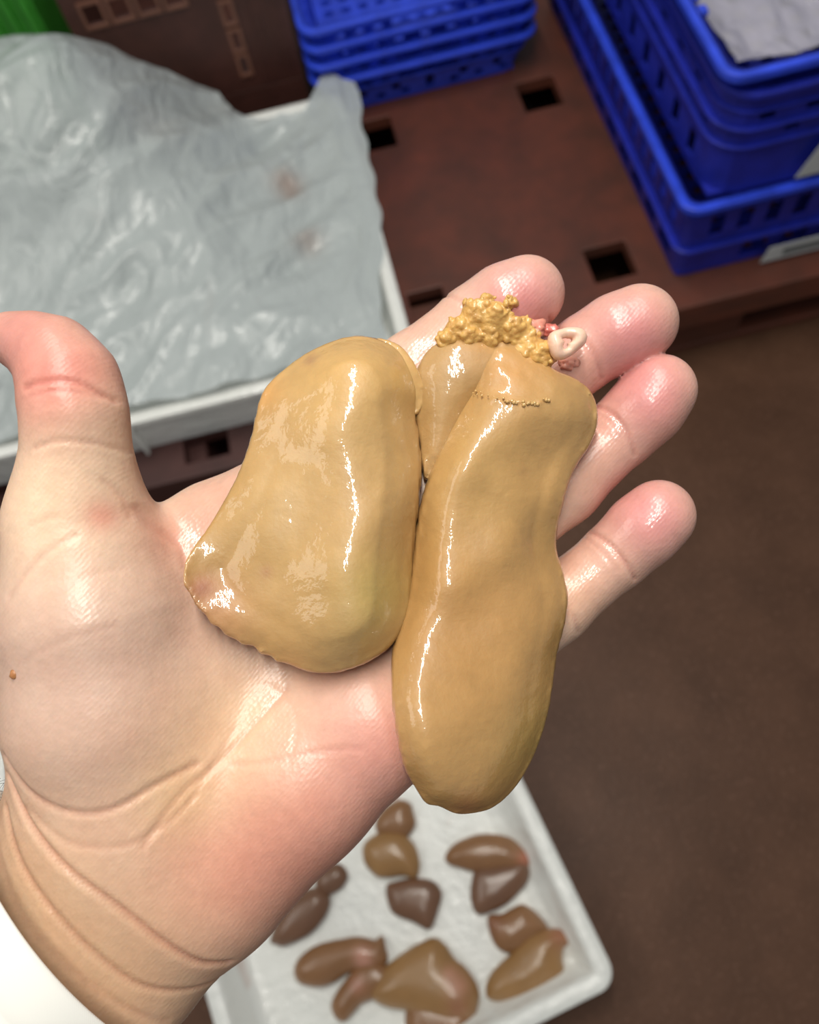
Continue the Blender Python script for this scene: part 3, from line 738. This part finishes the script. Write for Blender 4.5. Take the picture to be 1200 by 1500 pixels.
# ------------------------------------------------------------------ the liver in the hand
nanm = np.isnan(top); t0 = np.where(nanm, 0, top); wgt = (~nanm).astype(float)
sg = 11/hh
Hb = blur(t0, sg)/np.maximum(blur(wgt, sg), 1e-3)
Hb = np.where(blur(wgt, sg) < 2e-3, -8, Hb)
Hm = np.where(nanm, Hb, np.maximum(Hb, t0))
Hm = blur(Hm, 3.5/hh)
def bilinear(A, X, Y):
    fx = np.clip((X-HB[0])/hh, 0, A.shape[0]-1.01); fy = np.clip((Y-HB[2])/hh, 0, A.shape[1]-1.01)
    i = fx.astype(int); j = fy.astype(int); a = fx-i; b_ = fy-j
    return A[i, j]*(1-a)*(1-b_)+A[i+1, j]*a*(1-b_)+A[i, j+1]*(1-a)*b_+A[i+1, j+1]*a*b_
def lobe(name, outline, T, R, base, mat, parent, col, h=.8, power=.5, rise=.30, extra=None, scale=.001, rough=.0, patches=(), zlo=None, zhi=None, sm=4.0, it=6, grow=0):
    """a pillowy tissue body over a closed outline; base(X,Y) is what it rests on"""
    pol = spline(outline, 5); x0, y0 = pol.min(0)-3*h; x1, y1 = pol.max(0)+3*h
    X, Y = np.meshgrid(np.arange(x0, x1, h), np.arange(y0, y1, h), indexing='ij')
    s = poly_sd(X, Y, pol)+grow
    u = np.clip(s/R, 0, 1); prof = (1-(1-u)**2)**power
    prof = np.where(s > 0, blur(np.where(s > 0, prof, 0), .6)*.35+prof*.65, 0)
    prof = np.where(s > 1.5*h, blur(prof, sm/h*.6), prof)
    B = base(X, Y)
    topz = B+T*rise+T*(1-rise)*prof
    botz = B+T*rise*(1-prof**1.0)
    if extra is not None: topz = topz+extra(X, Y, s)
    if rough: topz = topz+rough*prof*vnoise(X, Y, .09, 3.3)
    topz = np.where(s < 0, B+T*rise+s*1.2, np.maximum(topz, botz+.15*h)); botz = np.where(s < 0, B+T*rise-s*1.2, botz)
    zs = np.arange(np.nanmin(botz[s > 0])-2*h, np.nanmax(topz[s > 0])+3*h, h)
    Fv = np.maximum(zs[None, None]-topz[:, :, None], botz[:, :, None]-zs[None, None])
    Fv = np.maximum(Fv, -s[:, :, None]).astype(np.float32)
    V, Q = surface_nets(Fv, (x0, y0, zs[0]), h); V = laplace(V, Q, it)
    o = fast_mesh(name, V*scale, Q, mat, parent)
    c = np.tile(np.array(col, float), (len(V), 1))
    for (x, y, r_, k, cc) in patches:
        g = (k*np.exp(-((V[:, 0]-x)**2+(V[:, 1]-y)**2)/r_**2))[:, None]; c = c*(1-g)+np.array(cc)*g
    nz = np.array([mnoise.fractal(Vector(v)*(.05*(.001/scale)**0 if scale == .001 else 30), 1.0, 2.0, 4) for v in V])
    c *= 1+.07*nz[:, None]*np.array([.8, 1, 1.3])
    set_color(o, c)
    return o
LV = {'left': [(-11.81, 45.1), (-6.56, 43.79), (-2.46, 41.0), (0.49, 36.08), (2.3, 30.34), (1.8, 24.6), (2.79, 18.04), (3.12, 9.84), (2.62, 2.46), (1.8, -4.92), (1.15, -13.12), (0.66, -20.5),
          (-0.33, -25.91), (-2.95, -30.83), (-7.22, -34.44), (-13.12, -36.9), (-19.68, -38.21), (-24.6, -37.56), (-29.52, -35.75), (-31.16, -35.75), (-32.8, -34.11), (-35.26, -33.62),
          (-36.74, -31.82), (-39.03, -31.49), (-41.0, -30.01), (-43.3, -28.86), (-44.94, -26.9), (-46.25, -26.4), (-47.89, -23.94), (-49.2, -22.8), (-51.17, -19.35), (-52.97, -15.58),
          (-52.15, -10.17), (-47.72, -2.46), (-43.62, 5.74), (-41.0, 12.79), (-39.36, 19.35), (-38.54, 24.6), (-37.39, 29.52), (-35.1, 33.29), (-31.16, 37.06), (-26.24, 40.67),
          (-21.32, 43.13), (-16.4, 44.77)],
 'flap': [(-8.93, 43.85), (-3.25, 42.87), (0.49, 38.98), (3.09, 34.1), (4.38, 30.53), (3.57, 26.63), (0.65, 24.36), (-4.87, 29.23), (-8.44, 35.73)],
 'main': [(15.05, 30.93), (15.72, 36.78), (18.39, 41.8), (23.74, 43.81), (29.26, 42.13), (33.44, 38.79), (37.45, 36.12), (42.13, 34.28), (46.15, 31.27), (48.15, 26.75), (48.15, 21.74),
          (46.15, 16.72), (42.8, 11.7), (40.63, 6.69), (39.29, 1.34), (37.95, -4.18), (37.79, -9.7), (39.29, -14.71), (40.3, -21.4), (39.46, -28.42), (37.62, -35.45), (36.62, -41.8),
          (35.45, -48.49), (33.44, -55.18), (30.1, -62.2), (25.92, -67.72), (20.9, -71.39), (15.88, -72.4), (10.87, -71.9), (6.69, -69.56), (3.68, -68.55), (1.0, -64.37), (-1.67, -58.52),
          (-3.34, -50.16), (-4.51, -41.8), (-4.68, -35.11), (-3.01, -28.42), (-1.0, -21.74), (0.33, -13.38), (1.34, -5.02), (2.68, 2.51), (5.02, 10.03), (8.69, 18.39), (12.54, 25.92)],
 'fold': [(2.03, 18.57), (0.68, 27.01), (1.01, 34.6), (3.71, 40.51), (7.6, 43.89), (13.5, 46.59), (19.41, 45.91), (26.16, 43.55), (30.38, 40.51), (28.7, 34.6), (22.79, 29.54),
          (16.88, 25.32), (12.15, 16.88), (7.6, 10.13), (3.71, 8.1)],
 'cut': [(15.92, 29.88), (15.27, 34.1), (18.19, 40.28), (23.55, 43.85), (30.04, 40.6), (35.4, 34.92), (34.59, 27.93), (30.86, 26.31), (25.17, 26.47), (19.81, 27.93)],
 'cut_lip': [(15.43, 30.37), (18.19, 28.74), (21.92, 27.12), (25.98, 26.31), (30.86, 26.31), (34.43, 27.61)],
 'crumb_core': [(12.27, 46.35, 3.4), (17.04, 50.27, 3.74), (21.3, 49.08, 4.76), (25.9, 46.01, 4.08), (29.82, 43.96, 3.4), (20.45, 44.64, 4.08), (15.34, 44.99, 3.74), (32.38, 40.56, 4.08),
                (34.08, 39.19, 3.06), (28.97, 40.56, 3.74), (9.37, 43.96, 2.38), (28.97, 47.71, 2.04)],
 'loose': [(26.14, 54.01, 1.7), (19.95, 54.52, 1.87), (15.14, 54.01, 1.53)],
 'duct': (39.24, 42.57, 1.0, 2.6, 2.9, 1.7),
 'membrane': [(33.14, 48.13, 2.04, 1.2, (0.6724, 0.2542, 0.1812)), (36.97, 47.44, 1.7, 0.8, (0.6172, 0.162, 0.1274)), (41.51, 38.72, 1.7, 1, (0.7305, 0.305, 0.2232)),
              (31.92, 45.69, 1.36, 5, (0.7913, 0.402, 0.2623)), (30.52, 47.44, 1.36, 4.5, (0.7305, 0.3515, 0.2232))],
 'col': (0.4452, 0.2542, 0.0887),
 'col_fold': (0.4564, 0.2705, 0.1022),
 'col_flap': (0.5776, 0.3419, 0.1221),
 'col_crumb': (0.6172, 0.3515, 0.0976),
 'patch_left': [(-19.68, 18.04, 32.3, 0.75, (0.5149, 0.3231, 0.1274)), (-16.4, 36.08, 15.3, 0.6, (0.6172, 0.3712, 0.1221)), (-36.9, 29.52, 5.1, 0.5, (0.6172, 0.2874, 0.0723)),
                (-48.38, -17.71, 2.89, 0.85, (0.2789, 0.0802, 0.0513)), (-45.1, -19.68, 5.1, 0.4, (0.4125, 0.162, 0.0887)), (-33.46, -13.94, 1.53, 0.5, (0.305, 0.107, 0.0648)),
                (-44.28, -25.42, 8.5, 0.4, (0.491, 0.2232, 0.1119)), (-6.56, -19.68, 10.2, 0.6, (0.4452, 0.3419, 0.0887)), (-13.12, -31.16, 13.6, 0.5, (0.3515, 0.2307, 0.0887)),
                (-24.6, 37.88, 1.7, 0.5, (0.305, 0.1384, 0.0723)), (-27.88, -36.08, 4.25, 0.4, (0.5776, 0.2874, 0.1022)), (-1.64, 31.16, 5.1, 0.4, (0.6172, 0.3613, 0.1119)),
                (-32.8, -4.92, 15.3, 0.35, (0.402, 0.2542, 0.0802))],
 'patch_main': [(25.42, 34.44, 7.82, 0.85, (0.552, 0.2874, 0.0976)), (42.64, 24.6, 8.5, 0.4, (0.3515, 0.2086, 0.0723)), (35.26, -8.2, 6.8, 0.6, (0.2874, 0.162, 0.0452)),
                (35.26, -34.44, 8.5, 0.5, (0.305, 0.1812, 0.0578)), (13.12, -27.88, 18.7, 0.5, (0.4125, 0.2016, 0.0578)), (31.16, -55.76, 10.2, 0.6, (0.305, 0.2086, 0.0545)),
                (13.12, -68.88, 4.25, 0.5, (0.3515, 0.1329, 0.0612)), (27.88, 9.84, 1.53, 0.3, (0.2623, 0.1221, 0.0545)), (16.4, 8.2, 17.0, 0.5, (0.5149, 0.314, 0.107)),
                (8.2, -11.48, 8.5, 0.3, (0.491, 0.2623, 0.0723))],
 'patch_fold': [(19.68, 42.64, 6.8, 0.5, (0.491, 0.2384, 0.0723)), (8.2, 24.6, 6.8, 0.4, (0.3515, 0.2016, 0.0648))],
 'main_tilt': (16, 0.12),
 'left_tilt': (-22, 0.21),
 'left_bumps': [(-32.8, 1.64, 10.2, -0.7), (-53.3, -15.58, 10.2, -3.2)],
 'left_ridge': [(-16.89, 37.35), (-15.59, 17.86), (-13.64, -1.62), (-12.99, -21.11)],
 'main_ridge': [(16.24, 29.23), (11.69, 14.62), (7.31, -1.62), (6.5, -14.62)],
 'main_bumps': [(32.8, -4.92, 6.8, -2.0), (41.0, 24.6, 6.8, 1.5), (31.16, 11.48, 5.95, -1), (16.4, -47.56, 11.9, 1.0)]}
liver = thing('liver', (0, 0, 0), 'large glossy ochre fatty liver lying in the open hand', 'liver')
liver.matrix_world = view_matrix(ORG)
baseH = lambda X, Y: bilinear(Hm, X, Y)
OCH = LV['col']
def main_extra(X, Y, s):
    c = poly_sd(X, Y, spline(LV['cut'], 4)); e = -1.1*np.clip(c/2.2, 0, 1)
    # crumbly bead line along the lip of the cut
    d = seg_dist(X, Y, np.array(LV['cut_lip']))
    e += np.exp(-(d/.55)**2)*np.where(vnoise(X, Y, .9, 9.1) > .05, .8, -.35)
    e += np.where(c > 0, .5*vnoise(X, Y, .35, 4.4)*np.clip(c/2, 0, 1), 0)
    e += -LV['main_tilt'][1]*(X-LV['main_tilt'][0])
    e += 2.0*np.exp(-(seg_dist(X, Y, LV['main_ridge'])/7)**2)
    for (x, y, r_, k) in LV['main_bumps']: e += k*np.exp(-((X-x)**2+(Y-y)**2)/r_**2)
    return e*np.clip(s/7, 0, 1)
def left_extra(X, Y, s):
    e = LV['left_tilt'][1]*(X-LV['left_tilt'][0])
    e += 3.2*np.exp(-(seg_dist(X, Y, LV['left_ridge'])/10.5)**2)
    for (x, y, r_, k) in LV['left_bumps']: e += k*np.exp(-((X-x)**2+(Y-y)**2)/r_**2)
    return e*np.clip(s/9, 0, 1)
ml = lobe('lobe', LV['main'], 18.5, 16.5, baseH, M_liver, liver, OCH, extra=main_extra, patches=LV['patch_main'], rough=.8)
fl_ = lobe('lobe', LV['fold'], 12, 9, lambda X, Y: baseH(X, Y)+.3, M_liver, liver, LV['col_fold'], extra=None, patches=LV['patch_fold'], rough=.6)
ll = lobe('lobe', LV['left'], 16, 18, lambda X, Y: baseH(X, Y)+1.2, M_liver, liver, OCH, extra=left_extra, patches=LV['patch_left'], rough=.8, rise=.33)
tb = lobe('flap', LV['flap'], 4.5, 4.5, lambda X, Y: baseH(X, Y)+6.2, M_liver, liver, LV['col_flap'], h=.6, it=3)
# a row of tiny beads along the lip of the cut
mv = np.array([v.co[:] for v in ml.data.vertices])*1000
def surf(x, y):
    d = (mv[:, 0]-x)**2+(mv[:, 1]-y)**2; k = np.argsort(d)[:24]; return mv[k, 2].max()
bm = bmesh.new(); lip = np.array(LV['cut_lip'])
for k in range(34):
    t_ = random.uniform(0, len(lip)-1.01); i = int(t_); p = lip[i]*(1-t_+i)+lip[i+1]*(t_-i); x, y = p[0]+random.gauss(0, .35), p[1]+random.gauss(0, .35)
    blob(bm, (x, y, surf(x, y)+.02), random.choice((.25, .3, .4, .5, .6)), .4, 1)
lb = bm_obj('cut_edge_beads', bm, M_liver, liver); set_color(lb, LV['col_flap']); tag(lb, kind='stuff')
# crumbled tissue at the torn end: clumps fused into one ragged mass
def crumble():
    core = LV['crumb_core']; h = .34
    xs = np.array([c[0] for c in core]); ys = np.array([c[1] for c in core])
    x0, x1, y0, y1 = xs.min()-5, xs.max()+5, ys.min()-5, ys.max()+5
    zb = float(np.median(baseH(xs, ys))); gx_ = np.arange(x0, x1, h); gy_ = np.arange(y0, y1, h); gz_ = np.arange(zb-3, zb+17, h)
    f = np.full((len(gx_), len(gy_), len(gz_)), 9., np.float32)
    def put(x, y, z, r_, k):
        m_ = r_+2.5
        i0, i1 = np.searchsorted(gx_, (x-m_, x+m_)); j0, j1 = np.searchsorted(gy_, (y-m_, y+m_)); k0, k1 = np.searchsorted(gz_, (z-m_, z+m_))
        if i1 <= i0 or j1 <= j0 or k1 <= k0: return
        q = random.uniform(.75, 1.3)
        d = np.sqrt(((gx_[i0:i1]-x)[:, None, None]*q)**2+(gy_[j0:j1]-y)[None, :, None]**2/q+(gz_[k0:k1]-z)[None, None]**2)-r_
        f[i0:i1, j0:j1, k0:k1] = smin(f[i0:i1, j0:j1, k0:k1], d.astype(np.float32), k)
    for (x, y, r_) in core:
        z = float(baseH(np.array([x]), np.array([y]))[0]); put(x, y, z+7.0, r_*.92, 1.5)
    for k in range(420):
        a, b_ = core[random.randrange(len(core))], random.uniform(0, 6.283)
        q = random.uniform(.1, 1.05)*a[2]; x, y = a[0]+q*math.cos(b_), a[1]+q*math.sin(b_)
        z = float(baseH(np.array([x]), np.array([y]))[0])+7.0+.92*math.sqrt(max(a[2]**2-q*q, 0))
        put(x, y, z, random.choice((.25, .3, .4, .5, .6, .8, 1.0)), .35)
    V, Q = surface_nets(f, (x0, y0, gz_[0]), h); V = laplace(V, Q, 2)
    o = fast_mesh('crumbled_tissue', V*.001, Q, M_crumb, liver)
    nz = np.array([mnoise.fractal(Vector(v)*.5, 1.0, 2.0, 3) for v in V])
    set_color(o, np.array(LV['col_crumb'])*(1+.25*nz[:, None]*np.array([.7, 1, 1.2])))
    tag(o, 'crumbly torn tissue', kind='stuff')
crumble()
for (x, y, r_) in LV['loose']:
    bm = bmesh.new(); z = float(baseH(np.array([x]), np.array([y]))[0]); blob(bm, (x, y, z+r_*.8), r_, .6, 3)
    for k in range(9):
        a = random.uniform(0, 6.28); blob(bm, (x+r_*.75*math.cos(a), y+r_*.75*math.sin(a), z+r_*random.uniform(.5, 1.4)), r_*.38, .4, 1)
    o = bm_obj('crumb', bm, M_crumb, liver); set_color(o, LV['col_crumb'])
# cut duct: a short pale tube whose mouth faces the viewer
def duct():
    cx, cy, z0, ru, rv, rt = LV['duct']; n, m_ = 28, 12; V = []; F_ = []
    for i in range(n):
        a = 2*math.pi*i/n; w_ = 1+.20*math.sin(2*a+.6)+.14*math.sin(3*a+.5)+.06*math.sin(5*a)
        for j in range(m_):
            b_ = 2*math.pi*j/m_; rr = rt*(1+.25*math.sin(a*2+1))
            V.append(((cx+(ru*w_+rr*math.cos(b_))*math.cos(a))*.001, (cy+(rv*w_+rr*math.cos(b_))*math.sin(a))*.001, (z0+1.35*rr*math.sin(b_)-.5*math.cos(a))*.001))
    for i in range(n):
        for j in range(m_):
            F_.append((i*m_+j, ((i+1) % n)*m_+j, ((i+1) % n)*m_+(j+1) % m_, i*m_+(j+1) % m_))
    o = mesh_obj('bile_duct', V, F_, M_liver, liver, True); fix_normals(o)
    set_color(o, (.84, .55, .41)); tag(o, 'pale cream cut duct')
duct()
for (x, y, r_, zz, col) in LV['membrane']:
    bm = bmesh.new(); z = float(baseH(np.array([x]), np.array([y]))[0]); blob(bm, (x, y, z+zz), r_, .7, 3, (1.3, 1, .7)); o = bm_obj('membrane', bm, M_liver, liver); set_color(o, col); tag(o, 'pink scrap of membrane')

# mole on the thenar
mo = SL['mole']; d = (HV[:, 0]-mo[0])**2+(HV[:, 1]-mo[1])**2; d[HN[:, 2] < 0] = 1e9; vm = HV[int(np.argmin(d))]
bm = bmesh.new(); blob(bm, (vm[0], vm[1], vm[2]), 1.1, .3, 2, (1, 1, .5)); o = bm_obj('mole', bm, M_skin, person); set_color(o, (.40, .17, .06)); tag(o, 'small brown mole')

# ------------------------------------------------------------------ livers in the tray (metres on the tray floor)
TL = [('tan liver partly hidden under the edge of the hand, above the small dark one',
  [{'pts': [(-0.1516, 0.0779), (-0.1469, 0.0652), (-0.1381, 0.0557), (-0.1244, 0.0526), (-0.1104, 0.0511), (-0.0973, 0.0456), (-0.0902, 0.0572), (-0.0899, 0.0738), (-0.0953, 0.086),
            (-0.1026, 0.0945), (-0.1142, 0.0997), (-0.1323, 0.1005), (-0.1486, 0.0924)],
    'T': 0.022,
    'col': (0.3231, 0.1683, 0.0545)},
   {'pts': [(-0.085, 0.1153), (-0.085, 0.1032), (-0.0967, 0.0922), (-0.112, 0.0932), (-0.1285, 0.1014), (-0.1292, 0.1153), (-0.1155, 0.1277), (-0.0979, 0.1323), (-0.0863, 0.1261)],
    'T': 0.018,
    'col': (0.2623, 0.1221, 0.0452)}]),
 ('small dark brown liver lobe lying alone in the middle of the tray',
  [{'pts': [(-0.1322, 0.0413), (-0.1208, 0.0444), (-0.0997, 0.0429), (-0.0799, 0.0359), (-0.0722, 0.022), (-0.0792, 0.0076), (-0.0905, -0.0088), (-0.0968, -0.0097), (-0.1094, 0.0002),
            (-0.1248, 0.0099), (-0.1324, 0.0196)],
    'T': 0.017,
    'col': (0.1746, 0.0802, 0.0395)}]),
 ('two lobed liver nearest the upper right wall of the tray',
  [{'pts': [(-0.0562, 0.0585), (-0.044, 0.0683), (-0.0216, 0.0722), (-0.0008, 0.0701), (0.0202, 0.0615), (0.0304, 0.0493), (0.037, 0.0353), (0.0317, 0.0268), (0.0166, 0.0276),
            (0.0024, 0.0318), (-0.0108, 0.0325), (-0.0253, 0.0355), (-0.0424, 0.0438), (-0.0542, 0.0509)],
    'T': 0.02,
    'col': (0.2623, 0.1221, 0.0452),
    'patches': [(0.0336, 0.0353, 0.01, 0.6, (0.5149, 0.1559, 0.1022))]},
   {'pts': [(-0.0249, 0.0371), (-0.0098, 0.0363), (0.0094, 0.0363), (0.0302, 0.0351), (0.0336, 0.0237), (0.0272, 0.0112), (0.0133, 0.0023), (-0.004, -0.0057), (-0.0217, -0.0086),
            (-0.0348, -0.0082), (-0.0383, 0.0037), (-0.0355, 0.0186)],
    'T': 0.018,
    'col': (0.1746, 0.0802, 0.0395)}]),
 ('two lobed glossy liver in the lower right corner of the tray',
  [{'pts': [(-0.0234, -0.0149), (-0.0089, -0.0165), (0.0053, -0.0129), (0.0168, -0.0121), (0.0286, -0.0232), (0.0367, -0.0401), (0.0259, -0.0452), (0.0135, -0.0498), (0.0011, -0.0544),
            (-0.01, -0.0544), (-0.0209, -0.0471), (-0.0259, -0.0311)],
    'T': 0.02,
    'col': (0.2623, 0.1221, 0.0452),
    'patches': [(-0.0212, -0.0217, 0.012, 0.5, (0.2623, 0.0887, 0.0513))]},
   {'pts': [(-0.0446, -0.0839), (-0.037, -0.0728), (-0.0238, -0.0644), (-0.0091, -0.0579), (0.0022, -0.0506), (0.0192, -0.0428), (0.038, -0.042), (0.0532, -0.0471), (0.0573, -0.0579),
            (0.0485, -0.0625), (0.0435, -0.0727), (0.0411, -0.0866), (0.0299, -0.0937), (0.0115, -0.1007), (-0.0051, -0.1019), (-0.0209, -0.1003), (-0.0427, -0.094)],
    'T': 0.024,
    'col': (0.3231, 0.1683, 0.0545),
    'patches': [(0.0488, -0.0501, 0.014, 0.6, (0.3515, 0.117, 0.0723))]}]),
 ('split brown liver at the lower left with a pinkish root',
  [{'pts': [(-0.2531, -0.0192), (-0.2463, -0.01), (-0.2274, -0.0018), (-0.2027, -0.001), (-0.1751, -0.0032), (-0.1574, -0.011), (-0.149, -0.0082), (-0.1478, -0.0193), (-0.149, -0.0329),
            (-0.161, -0.0363), (-0.1778, -0.0342), (-0.1951, -0.0342), (-0.2099, -0.0393), (-0.2257, -0.0411), (-0.2406, -0.0371), (-0.2515, -0.0302)],
    'T': 0.02,
    'col': (0.2623, 0.1221, 0.0452),
    'patches': [(-0.173, -0.0223, 0.01, 0.85, (0.6105, 0.305, 0.2232)), (-0.1724, -0.0309, 0.008, 0.7, (0.6105, 0.305, 0.2232))]},
   {'pts': [(-0.1966, -0.0421), (-0.2088, -0.0515), (-0.2177, -0.0629), (-0.215, -0.0752), (-0.2073, -0.0798), (-0.1959, -0.0735), (-0.1844, -0.0671), (-0.167, -0.065), (-0.1501, -0.0582),
            (-0.1454, -0.0443), (-0.16, -0.032), (-0.1769, -0.0298), (-0.1886, -0.0364)],
    'T': 0.018,
    'col': (0.2623, 0.1221, 0.0452),
    'patches': [(-0.1848, -0.0491, 0.009, 0.6, (0.5149, 0.2232, 0.1559))]}]),
 ('biggest tan liver at the bottom edge of the picture, pink mottling on its right side',
  [{'pts': [(-0.1559, -0.0436), (-0.1335, -0.0324), (-0.112, -0.0258), (-0.0906, -0.0234), (-0.0801, -0.0329), (-0.074, -0.0469), (-0.062, -0.062), (-0.0555, -0.0792), (-0.0575, -0.093),
            (-0.0688, -0.1066), (-0.092, -0.107), (-0.1163, -0.0951), (-0.1371, -0.084), (-0.1587, -0.0753), (-0.1715, -0.0616)],
    'T': 0.026,
    'col': (0.3231, 0.1683, 0.0545),
    'patches': [(-0.0743, -0.0731, 0.012, 0.7, (0.552, 0.2623, 0.1812)), (-0.0805, -0.0601, 0.008, 0.6, (0.552, 0.2623, 0.1812)), (-0.0796, -0.0943, 0.012, 0.5, (0.305, 0.1022, 0.0685))]},
   {'pts': [(-0.1322, -0.0796), (-0.1017, -0.0828), (-0.0663, -0.0972), (-0.0689, -0.1132), (-0.0795, -0.1306), (-0.1, -0.1392), (-0.129, -0.1331), (-0.1409, -0.1111)],
    'T': 0.02,
    'col': (0.2623, 0.1221, 0.0452)}]),
 ('dark liver half hidden beneath the heel of the hand at the left of the tray',
  [{'pts': [(-0.2751, 0.0182), (-0.2707, 0.0125), (-0.2625, 0.0088), (-0.2481, 0.0106), (-0.2297, 0.0152), (-0.2136, 0.0259), (-0.204, 0.0373), (-0.2024, 0.0483), (-0.213, 0.0588),
            (-0.2349, 0.0573), (-0.2587, 0.0432)],
    'T': 0.02,
    'col': (0.1746, 0.0802, 0.0395)},
   {'pts': [(-0.2073, 0.051), (-0.1909, 0.0522), (-0.1808, 0.0581), (-0.1764, 0.067), (-0.1841, 0.0787), (-0.2024, 0.0779), (-0.2136, 0.0656)],
    'T': 0.015,
    'col': (0.1746, 0.0802, 0.0395)}])]
for (label, lobes) in TL:
    allp = np.concatenate([np.array(l['pts']) for l in lobes]); cx, cy = allp.mean(0)
    t = thing('liver', (cx, cy, .0085), label, 'liver', 'brown livers in the floor tray')
    for l in lobes:
        pts = np.array(l['pts'])-np.array([cx, cy])
        lobe('lobe', pts, l['T']*1.0, l['T']*1.2, lambda X, Y: 0*X, M_liver_far, t, l['col'], h=.0014, scale=1.0, sm=.002, it=3, grow=.0020, power=.55,
             patches=[(x-cx, y-cy, r_, k, c) for (x, y, r_, k, c) in l.get('patches', [])])
